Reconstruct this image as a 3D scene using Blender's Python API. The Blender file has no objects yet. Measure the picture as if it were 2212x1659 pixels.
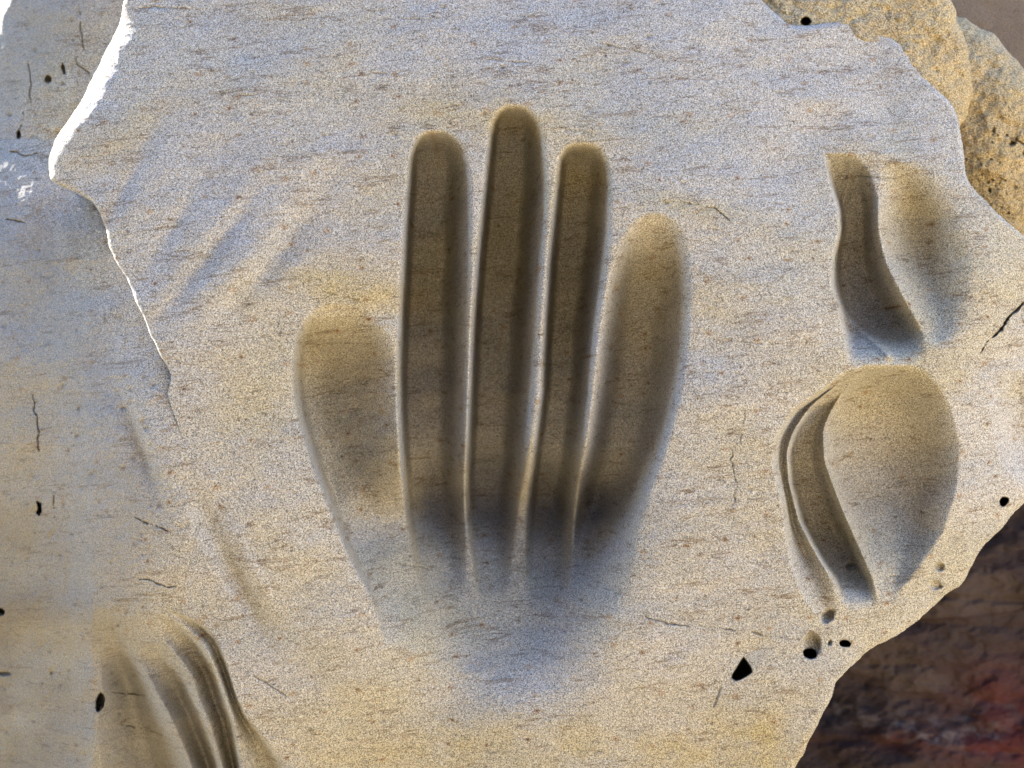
import bpy, math
import numpy as np

# ------------------------------------------------------------------ camera, sky, sun, exposure
SC = bpy.context.scene
W, H = 2212.0, 1659.0            # working units across the reference plane
K = 0.64 / W                     # metres per unit (the plane is 64 cm wide)
HFOV = math.radians(50)
DC = (W / 2) / math.tan(HFOV / 2)   # camera distance in units

cam = bpy.data.cameras.new("camera")
cam.angle = HFOV
cam.clip_start = 0.01
cam.clip_end = 500
cam.dof.use_dof = True
cam.dof.focus_distance = DC * K
cam.dof.aperture_fstop = 2.4
cam.sensor_width = 12.0
cam.angle = HFOV
cam_ob = bpy.data.objects.new("camera", cam)
SC.collection.objects.link(cam_ob)
cam_ob.location = (0, -DC * K, 0)
cam_ob.rotation_euler = (math.radians(90), 0, 0)
SC.camera = cam_ob

SUN_TO = np.array([-0.72, 0.43, 0.60])
SUN_TO = SUN_TO / np.linalg.norm(SUN_TO)
elev = math.asin(SUN_TO[2])
azim = math.atan2(SUN_TO[0], SUN_TO[1])      # from +Y towards +X
world = bpy.data.worlds.new("World")
SC.world = world
world.use_nodes = True
nt = world.node_tree
bg = nt.nodes["Background"]
sky = nt.nodes.new("ShaderNodeTexSky")
sky.sky_type = 'NISHITA'
sky.sun_disc = False
sky.sun_elevation = elev
sky.sun_rotation = azim
sky.dust_density = 0.2
sky.ozone_density = 5.0
nt.links.new(sky.outputs[0], bg.inputs[0])
bg.inputs[1].default_value = 0.13

sun = bpy.data.lights.new("sun", 'SUN')
sun.energy = 4.5
sun.angle = math.radians(0.5)
sun.color = (1.0, 0.93, 0.84)
sun_ob = bpy.data.objects.new("sun", sun)
SC.collection.objects.link(sun_ob)
from mathutils import Vector
sun_ob.rotation_euler = Vector(SUN_TO.tolist()).to_track_quat('Z', 'Y').to_euler()
sun_ob.location = (-3, 1, 3)

SC.view_settings.view_transform = 'Standard'
SC.view_settings.look = 'None'
SC.view_settings.gamma = 1
SC.view_settings.use_curve_mapping = False
SC.view_settings.exposure = 3.3
SC.cycles.max_bounces = 6
SC.cycles.diffuse_bounces = 4

# ------------------------------------------------------------------ numeric helpers
def sstep(a, b, x):
    t = np.clip((x - a) / (b - a), 0, 1)
    return t * t * (3 - 2 * t)

def vnoise(u, v, sc, seed):
    """smooth value noise, -1..1"""
    rng = np.random.RandomState(seed)
    n = 256
    lat = rng.rand(n, n) * 2 - 1
    x = u / sc + 1000.37; y = v / sc + 1000.71
    xi = np.floor(x).astype(np.int64); yi = np.floor(y).astype(np.int64)
    fx = x - xi; fy = y - yi
    fx = fx * fx * (3 - 2 * fx); fy = fy * fy * (3 - 2 * fy)
    a = lat[yi % n, xi % n]; b = lat[yi % n, (xi + 1) % n]
    c = lat[(yi + 1) % n, xi % n]; d = lat[(yi + 1) % n, (xi + 1) % n]
    return (a * (1 - fx) + b * fx) * (1 - fy) + (c * (1 - fx) + d * fx) * fy

def fbm(u, v, sc, seed, octv=4, gain=0.5):
    r = 0; a = 1; t = 0
    for k in range(octv):
        r = r + a * vnoise(u, v, sc, seed + k * 7); t += a
        sc *= 0.5; a *= gain
    return r / t

def ip(v, pts):
    """pts: list of (v, value)"""
    p = np.array(pts, float)
    return np.interp(v, p[:, 0], p[:, 1])

def ips(v, pts, win=60):
    """interpolation without kinks"""
    p = np.array(pts, float); g = np.arange(p[0, 0] - 3 * win, p[-1, 0] + 3 * win, 2.0)
    y = np.interp(g, p[:, 0], p[:, 1]); n = max(1, int(win / 2)); k = np.hanning(n + 2)[1:-1]; k /= k.sum()
    y2 = np.convolve(np.pad(y, n, mode='edge'), k, mode='same')[n:-n]
    return np.interp(v, g, y2)

def smooth_poly(pts, it=2):
    p = np.array(pts, float)
    for _ in range(it):
        q = [p[0]]
        for a, b in zip(p[:-1], p[1:]):
            q.append(a * 0.75 + b * 0.25); q.append(a * 0.25 + b * 0.75)
        q.append(p[-1]); p = np.array(q)
    return p

def rough_poly(pts, amp, sc, seed):
    """resample a polyline densely and give it a natural wobble"""
    p = np.array(pts, float)
    out = []
    for a, b in zip(p[:-1], p[1:]):
        n = max(1, int(np.hypot(*(b - a)) / 6))
        for k in range(n):
            out.append(a + (b - a) * k / n)
    out.append(p[-1]); p = np.array(out)
    p[:, 0] += amp * fbm(p[:, 0], p[:, 1], sc, seed, 3)
    p[:, 1] += amp * fbm(p[:, 0] + 999, p[:, 1], sc, seed + 3, 3)
    return p

def pdist(U, V, pts, closed=False):
    """signed distance to a polyline (positive on the right-hand side when walking down the picture),
    nearest point and arc parameter 0..1"""
    p = np.array(pts, float)
    if closed: p = np.vstack([p, p[:1]])
    best = np.full(U.shape, 1e18); sx = np.zeros(U.shape); sy = np.zeros(U.shape); prm = np.zeros(U.shape); sg = np.ones(U.shape)
    seg = np.hypot(np.diff(p[:, 0]), np.diff(p[:, 1])); cum = np.concatenate([[0], np.cumsum(seg)]); tot = cum[-1]
    for k in range(len(p) - 1):
        ax, ay = p[k]; dx, dy = p[k + 1] - p[k]; L2 = dx * dx + dy * dy
        if L2 < 1e-9: continue
        t = np.clip(((U - ax) * dx + (V - ay) * dy) / L2, 0, 1)
        qx = ax + t * dx; qy = ay + t * dy
        d = (U - qx) ** 2 + (V - qy) ** 2
        m = d < best
        best = np.where(m, d, best); sx = np.where(m, qx, sx); sy = np.where(m, qy, sy)
        prm = np.where(m, (cum[k] + t * seg[k]) / tot, prm)
        cr = (U - ax) * dy - (V - ay) * dx
        sg = np.where(m, np.where(cr >= 0, 1.0, -1.0), sg)
    return np.sqrt(best), sg, sx, sy, prm

def inside(U, V, poly):
    p = np.array(poly, float); r = np.zeros(U.shape, bool)
    x0, y0 = p[-1]
    for x1, y1 in p:
        c = ((y0 > V) != (y1 > V))
        with np.errstate(divide='ignore', invalid='ignore'):
            c &= U < (x1 - x0) * (V - y0) / (y1 - y0 + 1e-12) + x0
        r ^= c; x0, y0 = x1, y1
    return r

def gauss(U, V, cu, cv, a, b, ang=0):
    """ellipse, ang in degrees, positive = clockwise in the picture"""
    t = math.radians(ang); c, s = math.cos(t), math.sin(t)
    x = (U - cu) * c + (V - cv) * s; y = -(U - cu) * s + (V - cv) * c
    return np.exp(-0.5 * ((x / a) ** 2 + (y / b) ** 2))

def blur(h, n):
    k = np.array([1, 2, 1], float) / 4
    for _ in range(n):
        h[1:-1] = h[:-2] * .25 + h[1:-1] * .5 + h[2:] * .25
        h[:, 1:-1] = h[:, :-2] * .25 + h[:, 1:-1] * .5 + h[:, 2:] * .25
    return h

def axis(lo, a, b, hi, step):
    """fine between a and b, growing coarser outside"""
    mid = np.arange(a, b + step, step)
    l = []; x = a; s = step
    while x > lo: s *= 1.06; x -= s; l.append(x)
    r = []; x = mid[-1]; s = step
    while x < hi: s *= 1.06; x += s; r.append(x)
    return np.array(l[::-1] + list(mid) + r)

def win(U1, V1, u0, u1, v0, v1):
    """index window of a regular grid"""
    a, b = np.searchsorted(U1, [u0, u1]); c, d = np.searchsorted(V1, [v0, v1])
    return slice(c, d), slice(a, b)

# ------------------------------------------------------------------ features carved into a height grid (h in units towards the camera)
class Field:
    def __init__(self, u1, v1):
        self.u1, self.v1 = u1, v1
        self.U, self.V = np.meshgrid(u1, v1)
        self.h = np.zeros(self.U.shape)
        self.ochre = np.zeros(self.U.shape)
        self.dirt = np.zeros(self.U.shape)
    def w(self, u0, u1, v0, v1):
        return win(self.u1, self.v1, u0, u1, v0, v1)
    def dent(self, cu, cv, a, b, ang, amp):
        r = 3.4 * max(a, b); w = self.w(cu - r, cu + r, cv - r, cv + r)
        self.h[w] -= amp * gauss(self.U[w], self.V[w], cu, cv, a, b, ang)
    def groove(self, Lp, Rp, Dp, tm, n=2.0, m=1.6, lw=0.0, fl=0.6, e=0.06):
        """valley between a left and a right edge given per height v; tm = where across it is deepest;
        returns carve depth array over the whole grid window"""
        v0 = min(Lp[0][0], Rp[0][0]); v1 = max(Lp[-1][0], Rp[-1][0])
        us = [q[1] for q in Lp] + [q[1] for q in Rp]
        w = self.w(min(us) - 2, max(us) + 2, v0, v1)
        U, V = self.U[w], self.V[w]
        L = ip(V, Lp); R = ip(V, Rp)
        bl = sstep(v0 + 40, v0 + 110, V); L = L * (1 - bl) + ips(V, Lp, 50) * bl; R = R * (1 - bl) + ips(V, Rp, 50) * bl
        t = (U - L) / np.maximum(R - L, 2)
        if lw: t = t + 0.03 * fbm(U, V, 60, 17, 3) * np.clip(t * (1 - t) * 4, 0, 1)
        tmv = ip(V, tm) if isinstance(tm, list) else tm
        if lw: tmv = tmv + 0.035 * fbm(V, V * 0 + us[0], 70, int(us[0]), 3)
        if lw:      # steep left wall, floor dipping to the deepest line, right wall rounding over into the ridge
            pa = fl * (1 - (1 - np.clip(t / lw, 0, 1)) ** n) + (1 - fl) * np.clip(t / tmv, 0, 1)
            b = np.clip((1 - t) / (1.14 - tmv), 0, 1); bm = np.sin(b * math.pi / 2) ** (m * 1.25)
            P = np.minimum(pa, bm)
            P = (P - e * np.log1p(np.exp(-np.abs(pa - bm) / e)) + e * np.log1p(math.exp(-1 / e)))
            P = np.clip(P, 0, 1) * ((t > 0) & (t < 1))
        else:
            a = np.clip(t / np.minimum(tmv + .1, 1), 0, 1); pa = 1 - (1 - a) ** n
            b = np.clip((1 - t) / np.minimum(1.1 - tmv, 1), 0, 1)
            P = pa * sstep(0, 1, b) ** (0.72 * m) * ((t > 0) & (t < 1))
        D = ip(V, Dp); bd = sstep(v0 + 60, v0 + 160, V); D = D * (1 - bd) + ips(V, Dp, 110) * bd
        D = D * (1 - sstep(v1 - (90 if lw else 40), v1, V))
        return w, P * D
    def carve(self, w, c):
        self.h[w] -= c
    def crack(self, pts, width, depth, seed, dirt=1.0, amp=3.0, taper=True):
        p = rough_poly(rough_poly(pts, amp, 18, seed), 2.2, 6, seed + 1)
        w = self.w(p[:, 0].min() - 4 * width, p[:, 0].max() + 4 * width, p[:, 1].min() - 4 * width, p[:, 1].max() + 4 * width)
        if self.U[w].size == 0: return
        d, sg, _, _, prm = pdist(self.U[w], self.V[w], p)
        wd = width * (0.35 + 0.65 * np.abs(fbm(prm * 900, prm * 0 + 3, 40, seed + 5, 2)) * 2)
        ln = np.hypot(*(p[-1] - p[0]))
        wd = wd * (0.12 + 0.88 * sstep(-0.25, 0.15, fbm(prm * ln, prm * 0 + 9, 26, seed + 9, 2)))
        if taper: wd = wd * np.clip(np.minimum(prm, 1 - prm) * 6, 0.15, 1)
        f = np.clip(1 - d / wd, 0, 1)
        self.h[w] -= depth * f
        self.dirt[w] = np.maximum(self.dirt[w], dirt * f)
    def pit(self, pts, depth, seed, rim=3.0, amp=2.5, floor_t=0.0, dirt=0.0):
        p = rough_poly(list(pts) + [pts[0]], amp * 1.6, 7, seed)
        w = self.w(p[:, 0].min() - 20, p[:, 0].max() + 20, p[:, 1].min() - 20, p[:, 1].max() + 20)
        U, V = self.U[w], self.V[w]
        d, _, _, _, _ = pdist(U, V, p)
        ins = inside(U, V, p); sd = np.where(ins, d, -d)
        f = sstep(-1.5, rim, sd)
        tilt = 1.0
        if floor_t:
            c = p.mean(0); r = max(np.ptp(p[:, 1]) / 2, 1)
            tilt = 1 + floor_t * np.clip((V - c[1]) / r, -1, 1)
        self.h[w] -= depth * f * tilt
        self.dirt[w] = np.maximum(self.dirt[w], dirt * f)

def ell(cu, cv, a, b, ang=0, n=14):
    t = math.radians(ang); o = []
    for k in range(n):
        q = 2 * math.pi * k / n; x = a * math.cos(q); y = b * math.sin(q)
        o.append((cu + x * math.cos(t) - y * math.sin(t), cv + x * math.sin(t) + y * math.cos(t)))
    return o

# ------------------------------------------------------------------ outlines traced for the rocks
SLAB_LEFT = [(330, -520), (300, -200), (272, -60), (268, 0), (263, 28), (254, 55), (240, 88), (226, 115), (212, 145), (199, 172), (182, 205), (164, 237), (145, 262), (129, 283), (118, 303),
             (111, 322), (106, 342), (105, 362), (109, 388), (124, 399), (148, 409), (168, 418), (187, 426), (201, 437), (214, 458), (223, 476), (230, 496), (234, 525), (245, 560),
             (257, 578), (271, 597), (284, 625), (294, 655), (304, 676), (315, 698), (328, 731), (350, 775), (370, 812), (362, 850), (372, 885), (388, 930), (410, 975)]
FUSED = [(428, 1060), (430, 1140), (405, 1230), (390, 1324), (440, 1349), (470, 1384), (487, 1424), (500, 1464), (515, 1514),
         (535, 1554), (565, 1584), (600, 1594), (640, 1600), (672, 1659), (700, 1760), (760, 2050)]
SLAB_BOTTOM = [(1560, 2050), (1640, 1850), (1690, 1730), (1719, 1659), (1739, 1620), (1757, 1582), (1774, 1550), (1788, 1524), (1797, 1503), (1801, 1486), (1805, 1474), (1820, 1459), (1849, 1430), (1874, 1405),
               (1899, 1391), (1934, 1375), (1969, 1350), (2004, 1320), (2044, 1286), (2074, 1264), (2086, 1250), (2094, 1233), (2109, 1205), (2129, 1176), (2169, 1136), (2194, 1106), (2212, 1090),
               (2270, 1050), (2400, 960), (2620, 900)]
SLAB_RIGHT = [(2620, 760), (2400, 640), (2290, 570), (2212, 510), (2159, 465), (2119, 425), (2089, 390), (2084, 350), (2078, 300), (2069, 250), (2049, 215), (2019, 190), (1984, 155),
              (1966, 128), (1954, 105), (1929, 80), (1884, 55), (1844, 48), (1809, 45), (1769, 52), (1739, 56), (1704, 55), (1684, 35), (1664, 18), (1644, 0), (1600, -50), (1500, -200), (1400, -520)]
def slab_outline():
    a = rough_poly(SLAB_LEFT, 3.2, 26, 11)
    b = rough_poly(FUSED, 4.0, 40, 12)
    c = rough_poly(SLAB_BOTTOM, 4.0, 30, 13)
    d = rough_poly(smooth_poly(SLAB_RIGHT, 2), 1.8, 22, 14)
    return np.vstack([a, b, c, d]), (len(a), len(b), len(c), len(d))

# ------------------------------------------------------------------ mesh building
def to_world(U, V, h):
    f = 1 - h / DC
    return np.stack([(U - W / 2) * K * f, -h * K, (H / 2 - V) * K * f], -1)

def grid_normals(P):
    du = np.gradient(P, axis=1); dv = np.gradient(P, axis=0)
    n = np.cross(dv, du)                   # u right, v down -> towards the camera (-Y)
    n /= np.maximum(np.linalg.norm(n, axis=-1, keepdims=True), 1e-12)
    flip = n[..., 1].mean() > 0
    return -n if flip else n

def mesh_from_grid(name, P, N, fmask, mat, attrs, parent=None):
    """fmask: which cells belong to this mesh"""
    ny, nx = P.shape[:2]
    jj, ii = np.nonzero(fmask)
    a = jj * nx + ii
    quads = np.stack([a, a + nx, a + nx + 1, a + 1], 1)      # wound to face the camera
    used, inv = np.unique(quads.ravel(), return_inverse=True)
    co = P.reshape(-1, 3)[used].astype(np.float32)
    me = bpy.data.meshes.new(name)
    nq = len(quads)
    me.vertices.add(len(used)); me.vertices.foreach_set("co", co.ravel())
    me.loops.add(nq * 4); me.loops.foreach_set("vertex_index", inv.astype(np.int32).ravel())
    me.polygons.add(nq)
    me.polygons.foreach_set("loop_start", np.arange(0, nq * 4, 4, dtype=np.int32))
    me.polygons.foreach_set("loop_total", np.full(nq, 4, np.int32))
    me.update(calc_edges=True)
    me.polygons.foreach_set("use_smooth", np.ones(nq, bool))
    for an, ar in attrs.items():
        at = me.attributes.new(an, 'FLOAT', 'POINT')
        at.data.foreach_set("value", ar.ravel()[used].astype(np.float32))
    if N is not None:
        me.normals_split_custom_set_from_vertices(N.reshape(-1, 3)[used].astype(np.float32))
    me.materials.append(mat)
    ob = bpy.data.objects.new(name, me)
    SC.collection.objects.link(ob)
    if parent: ob.parent = parent
    return ob

def tag(o, label=None, cat=None, group=None, kind=None):
    if label: o["label"] = label
    if cat: o["category"] = cat
    if group: o["group"] = group
    if kind: o["kind"] = kind
    return o

def walled(F, outline, band, depth, inset=0.15, power=1.25):
    """heights inside the outline; outside it the grid folds back into a side wall"""
    U, V, h = F.U, F.V, F.h
    ins = inside(U, V, outline)
    st = 4
    # distance only near the outline: coarse pass first
    d, sg, qx, qy, prm = pdist_near(U, V, outline, band * 1.15)
    out = ~ins
    keep = ins | (d < band)
    U2 = np.where(out, qx, U); V2 = np.where(out, qy, V)
    # height at the nearest outline point
    hq = sample(F, qx, qy)
    k = np.clip(d / band, 0, 1)
    h2 = np.where(out, hq - depth * k ** power - 0.5, h)
    # tuck the wall inwards a little as it goes back
    cx, cy = outline.mean(0)
    U2 = np.where(out, U2 + (cx - U2) * inset * k, U2); V2 = np.where(out, V2 + (cy - V2) * inset * k, V2)
    return U2, V2, h2, ins, keep

def sample(F, qu, qv):
    x = np.interp(qu, F.u1, np.arange(len(F.u1))); y = np.interp(qv, F.v1, np.arange(len(F.v1)))
    xi = np.clip(x.astype(int), 0, len(F.u1) - 2); yi = np.clip(y.astype(int), 0, len(F.v1) - 2)
    fx = x - xi; fy = y - yi; h = F.h
    return (h[yi, xi] * (1 - fx) + h[yi, xi + 1] * fx) * (1 - fy) + (h[yi + 1, xi] * (1 - fx) + h[yi + 1, xi + 1] * fx) * fy

def pdist_near(U, V, pts, r):
    """distance to a closed polyline, exact within r, large elsewhere; done segment by segment in small windows"""
    p = np.array(pts, float); p = np.vstack([p, p[:1]])
    best = np.full(U.shape, 1e9); sx = U.copy(); sy = V.copy(); prm = np.zeros(U.shape)
    u1 = U[0]; v1 = V[:, 0]; n = len(p) - 1
    for k in range(n):
        a, b = p[k], p[k + 1]
        w = win(u1, v1, min(a[0], b[0]) - r, max(a[0], b[0]) + r, min(a[1], b[1]) - r, max(a[1], b[1]) + r)
        Uw, Vw = U[w], V[w]
        if Uw.size == 0: continue
        dx, dy = b - a; L2 = dx * dx + dy * dy
        if L2 < 1e-9: continue
        t = np.clip(((Uw - a[0]) * dx + (Vw - a[1]) * dy) / L2, 0, 1)
        qx = a[0] + t * dx; qy = a[1] + t * dy
        d = np.hypot(Uw - qx, Vw - qy); m = d < best[w]
        best[w] = np.where(m, d, best[w]); sx[w] = np.where(m, qx, sx[w]); sy[w] = np.where(m, qy, sy[w]); prm[w] = np.where(m, (k + t) / n, prm[w])
    return best, None, sx, sy, prm

# ------------------------------------------------------------------ materials
def sandstone(name, light, ochre, grey, grain=1.0, bands=1.0, specks=1.0, tilt=5.0, rough_bump=1.0, coarse=1.0):
    c_dull = (0.17, 0.165, 0.155)
    m = bpy.data.materials.new(name); m.use_nodes = True
    t = m.node_tree; N = t.nodes; L = t.links
    bs = N["Principled BSDF"]; bs.inputs["Roughness"].default_value = 0.95
    bs.inputs["Specular IOR Level"].default_value = 0.15
    co = N.new("ShaderNodeTexCoord")
    def mapping(scale, rot=(0, 0, 0), loc=(0, 0, 0)):
        n = N.new("ShaderNodeMapping"); n.inputs["Scale"].default_value = scale
        r = N.new("ShaderNodeMapping"); r.inputs["Rotation"].default_value = tuple(math.radians(a) for a in rot); r.inputs["Location"].default_value = loc
        L.new(co.outputs["Object"], r.inputs[0]); L.new(r.outputs[0], n.inputs[0]); return n.outputs[0]
    def noise(vec, scale, detail=2, rough=0.5, dist=0.0, out="Fac"):
        n = N.new("ShaderNodeTexNoise"); n.inputs["Scale"].default_value = scale; n.inputs["Detail"].default_value = detail
        n.inputs["Roughness"].default_value = rough; n.inputs["Distortion"].default_value = dist
        L.new(vec, n.inputs["Vector"]); return n.outputs[out]
    def rng(x, a, b, c=0.0, d=1.0):
        n = N.new("ShaderNodeMapRange"); n.inputs[1].default_value = a; n.inputs[2].default_value = b
        n.inputs[3].default_value = c; n.inputs[4].default_value = d; L.new(x, n.inputs[0]); return n.outputs[0]
    def mix(f, a, b, mode='MIX'):
        n = N.new("ShaderNodeMix"); n.data_type = 'RGBA'; n.blend_type = mode
        if isinstance(f, float): n.inputs[0].default_value = f
        else: L.new(f, n.inputs[0])
        for q, s in ((6, a), (7, b)):
            if isinstance(s, tuple): n.inputs[q].default_value = (*s, 1)
            else: L.new(s, n.inputs[q])
        return n.outputs[2]
    def mul(a, b):
        n = N.new("ShaderNodeMath"); n.operation = 'MULTIPLY'
        for q, s in ((0, a), (1, b)):
            if isinstance(s, (int, float)): n.inputs[q].default_value = s
            else: L.new(s, n.inputs[q])
        return n.outputs[0]
    def add(a, b):
        n = N.new("ShaderNodeMath"); n.operation = 'ADD'
        for q, s in ((0, a), (1, b)):
            if isinstance(s, (int, float)): n.inputs[q].default_value = s
            else: L.new(s, n.inputs[q])
        return n.outputs[0]
    flat = mapping((1, 1, 1)); bed = mapping((1, 1, 6.5), (0, tilt, 0)); bed2 = mapping((1, 1, 14), (0, tilt + 2, 0), (3, 1, 2))
    # broad colour: cream, ochre patches, cooler grey
    c = mix(rng(noise(bed, 7, 3, 0.55), 0.38, 0.66), light, grey)
    c = mix(mul(rng(noise(flat, 6.5, 4, 0.6, 0.4), 0.47, 0.72), 0.75), c, ochre)
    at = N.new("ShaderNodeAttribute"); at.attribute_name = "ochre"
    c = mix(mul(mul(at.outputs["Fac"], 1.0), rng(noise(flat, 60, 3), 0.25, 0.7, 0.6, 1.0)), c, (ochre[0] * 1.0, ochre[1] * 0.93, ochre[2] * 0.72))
    # bedding: short dark dashes gathered along the layers
    band = rng(noise(bed2, 11, 2, 0.6, 0.3), 0.50, 0.66)
    dash = rng(noise(mapping((1, 1, 5.5), (0, tilt, 0)), 62, 5, 0.72, 0.6), 0.585, 0.66)
    c = mix(mul(mul(dash, add(mul(band, 0.7), 0.4)), 0.8 * bands), c, (0.105, 0.082, 0.062))
    fine = rng(noise(mapping((1, 1, 3.2), (0, tilt, 0)), 240, 3, 0.7), 0.60, 0.72)
    c = mix(mul(fine, 0.5 * bands), c, (0.12, 0.10, 0.085))
    ln = noise(mapping((1, 1, 9), (0, tilt + 1, 0), (7, 3, 5)), 12, 4, 0.62, 0.25)
    la = N.new("ShaderNodeMath"); la.operation = 'ABSOLUTE'; L.new(add(ln, -0.5), la.inputs[0])
    brk = rng(noise(mapping((1, 1, 3), (0, tilt, 0), (1, 8, 2)), 42, 4, 0.7), 0.48, 0.60)
    c = mix(mul(mul(rng(la.outputs[0], 0.0, 0.03, 1.0, 0.0), brk), 0.75 * bands), c, (0.12, 0.075, 0.04))
    # iron specks: rusty spots with a paler halo
    vor = N.new("ShaderNodeTexVoronoi"); vor.inputs["Scale"].default_value = 38; vor.inputs["Randomness"].default_value = 1.0
    vor.voronoi_dimensions = '2D'
    sx = N.new("ShaderNodeSeparateXYZ"); L.new(mapping((1, 1, 1.5), (0, tilt, 0)), sx.inputs[0])
    cx_ = N.new("ShaderNodeCombineXYZ"); L.new(sx.outputs[0], cx_.inputs[0]); L.new(sx.outputs[2], cx_.inputs[1]); L.new(cx_.outputs[0], vor.inputs["Vector"])
    sepc = N.new("ShaderNodeSeparateColor"); L.new(vor.outputs["Color"], sepc.inputs[0])
    wob = add(vor.outputs["Distance"], mul(add(noise(flat, 420, 3), -0.5), 0.22))
    spot = mul(rng(wob, 0.03, 0.115, 1.0, 0.0), rng(sepc.outputs[0], 0.52, 0.60))
    c = mix(mul(spot, 0.62 * specks), c, (0.23, 0.14, 0.07))
    core = mul(rng(wob, 0.0, 0.055, 1.0, 0.0), rng(sepc.outputs[1], 0.45, 0.55))
    c = mix(mul(core, 0.75 * specks), c, (0.07, 0.04, 0.025))
    # quartz grain
    g1 = noise(flat, 1200 * coarse, 2, 0.75); g2 = noise(mapping((1, 1, 1), (20, 30, 10), (5, 5, 5)), 1500 * coarse, 1, 0.6)
    gv = rng(g1, 0.30, 0.70, 1 - 0.85 * grain, 1 + 0.85 * grain)
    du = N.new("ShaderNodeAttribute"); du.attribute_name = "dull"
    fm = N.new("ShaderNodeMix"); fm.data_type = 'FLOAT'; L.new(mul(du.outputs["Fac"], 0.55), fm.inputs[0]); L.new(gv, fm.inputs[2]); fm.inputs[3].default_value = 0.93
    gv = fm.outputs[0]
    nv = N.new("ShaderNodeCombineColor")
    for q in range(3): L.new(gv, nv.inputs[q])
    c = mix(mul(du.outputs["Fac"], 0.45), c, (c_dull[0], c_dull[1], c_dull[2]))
    c = mix(1.0, c, nv.outputs[0], 'MULTIPLY')
    c = mix(mul(rng(g2, 0.58, 0.66), 0.66 * grain), c, (0.07, 0.06, 0.055))
    c = mix(mul(rng(noise(mapping((1, 1, 1), (0, 0, 0), (9, 2, 4)), 800, 1), 0.62, 0.72), 0.45 * grain), c, (0.36, 0.235, 0.10))
    # dirt in cracks, plus broad darkening
    ad = N.new("ShaderNodeAttribute"); ad.attribute_name = "dirt"
    c = mix(mul(ad.outputs["Fac"], 0.85), c, (0.07, 0.05, 0.035))
    L.new(c, bs.inputs["Base Color"])
    b1 = N.new("ShaderNodeBump"); b1.inputs["Strength"].default_value = 0.55 * rough_bump; b1.inputs["Distance"].default_value = 0.0009
    hh = add(mul(g1, 1.0), mul(noise(flat, 170, 4, 0.65), 1.6))
    L.new(hh, b1.inputs["Height"]); L.new(b1.outputs[0], bs.inputs["Normal"])
    return m

M_slab = sandstone("pale_sandstone", (0.335, 0.313, 0.282), (0.32, 0.28, 0.185), (0.283, 0.280, 0.278))
M_left = sandstone("weathered_sandstone", (0.34, 0.315, 0.275), (0.30, 0.25, 0.17), (0.30, 0.295, 0.285), grain=0.6, bands=0.9, specks=0.6, coarse=0.8)
M_yel = sandstone("yellow_sandstone", (0.33, 0.27, 0.165), (0.30, 0.215, 0.10), (0.28, 0.24, 0.17), grain=0.9, bands=0.6, specks=0.5, tilt=25, rough_bump=1.6, coarse=0.8)
M_far = sandstone("brown_sandstone", (0.13, 0.10, 0.078), (0.12, 0.085, 0.055), (0.12, 0.10, 0.085), grain=0.4, bands=0.5, specks=0.4)

M_blocker = sandstone("blocker_rock", (0.06, 0.05, 0.045), (0.065, 0.055, 0.04), (0.06, 0.052, 0.046), grain=0.3, bands=0.4, specks=0.2)  # dark so that the added front wall returns little light

# ------------------------------------------------------------------ the slab surface (shared by the slab and by the face it grows out of)
def base_height(U, V):
    """broad form: leans back at the top, bellies out below the hand, tucks under at the foot"""
    x = (U - 1100) / 1100.0; y = (V - 760) / 800.0
    h = -95 * np.abs(np.minimum(y, 0)) ** 1.6 * 1.5 - 70 * np.maximum(y, 0) ** 2.2
    h = h - 60 * np.abs(np.minimum(x, 0)) ** 2.2 - 110 * np.maximum(x - 0.25, 0) ** 1.8
    h = h + 40 * fbm(U, V, 520, 3, 2) + 15 * fbm(U, V * 1.2, 200, 5, 2) + 3 * fbm(U, V * 1.5, 70, 6, 2)
    return h

def edge_gap(V):
    """how far the left face lies behind the slab's left edge"""
    return ip(V, [(-600, 460), (0, 330), (300, 300), (430, 210), (560, 120), (700, 70), (812, 26), (900, 7), (960, 0), (3000, 0)])

def micro(U, V, amp=1.0):
    return amp * (0.9 * fbm(U, V * 1.6 + U * 0.14, 34, 21, 3) + 0.55 * vnoise(U, V * 2.2 + U * 0.2, 9, 31) + 0.5 * vnoise(U, V, 4.5, 33))

STEP = 1.75
OUT, _n = slab_outline()
F = Field(axis(60, 90, 2240, 2640, STEP), axis(-560, -20, 1690, 2080, STEP))
U, V = F.U, F.V
F.h = base_height(U, V)
# broad hollows and swellings
F.dent(1090, 830, 250, 330, 6, 26)          # dish the whole hand sits in
F.dent(1085, 1060, 270, 250, 0, 62)
F.dent(760, 600, 120, 60, -15, -8)
F.dent(1750, 200, 170, 70, 25, 9)
F.dent(1880, 180, 45, 60, 0, 9)
F.dent(1920, 250, 26, 70, -25, 10)
F.dent(1530, 480, 200, 24, 12, -5)
F.dent(1650, 470, 60, 220, 0, -8)
F.dent(1560, 150, 160, 18, 18, -5)
F.dent(500, 90, 22, 130, 0, 5)
# faint slanting flutes upper left
for (cu, cv, a, b, ang, amp) in [(262, 420, 95, 13, -62, 7), (370, 500, 95, 15, -58, 7), (455, 545, 130, 17, -53, 13), (570, 590, 85, 18, -50, 9), (300, 300, 80, 30, -45, 6), (650, 480, 110, 30, -55, 6),
                                 (500, 470, 120, 22, -54, -4), (540, 545, 100, 18, -50, -5)]:
    F.dent(cu, cv, a, b, ang, amp * 1.4)
# streaks lower left on the slab
F.dent(505, 1240, 100, 16, 63, 30); F.dent(545, 1225, 90, 12, 63, -6); F.dent(470, 1170, 60, 12, 62, -4)
F.dent(640, 1420, 120, 26, 50, 6)

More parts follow.
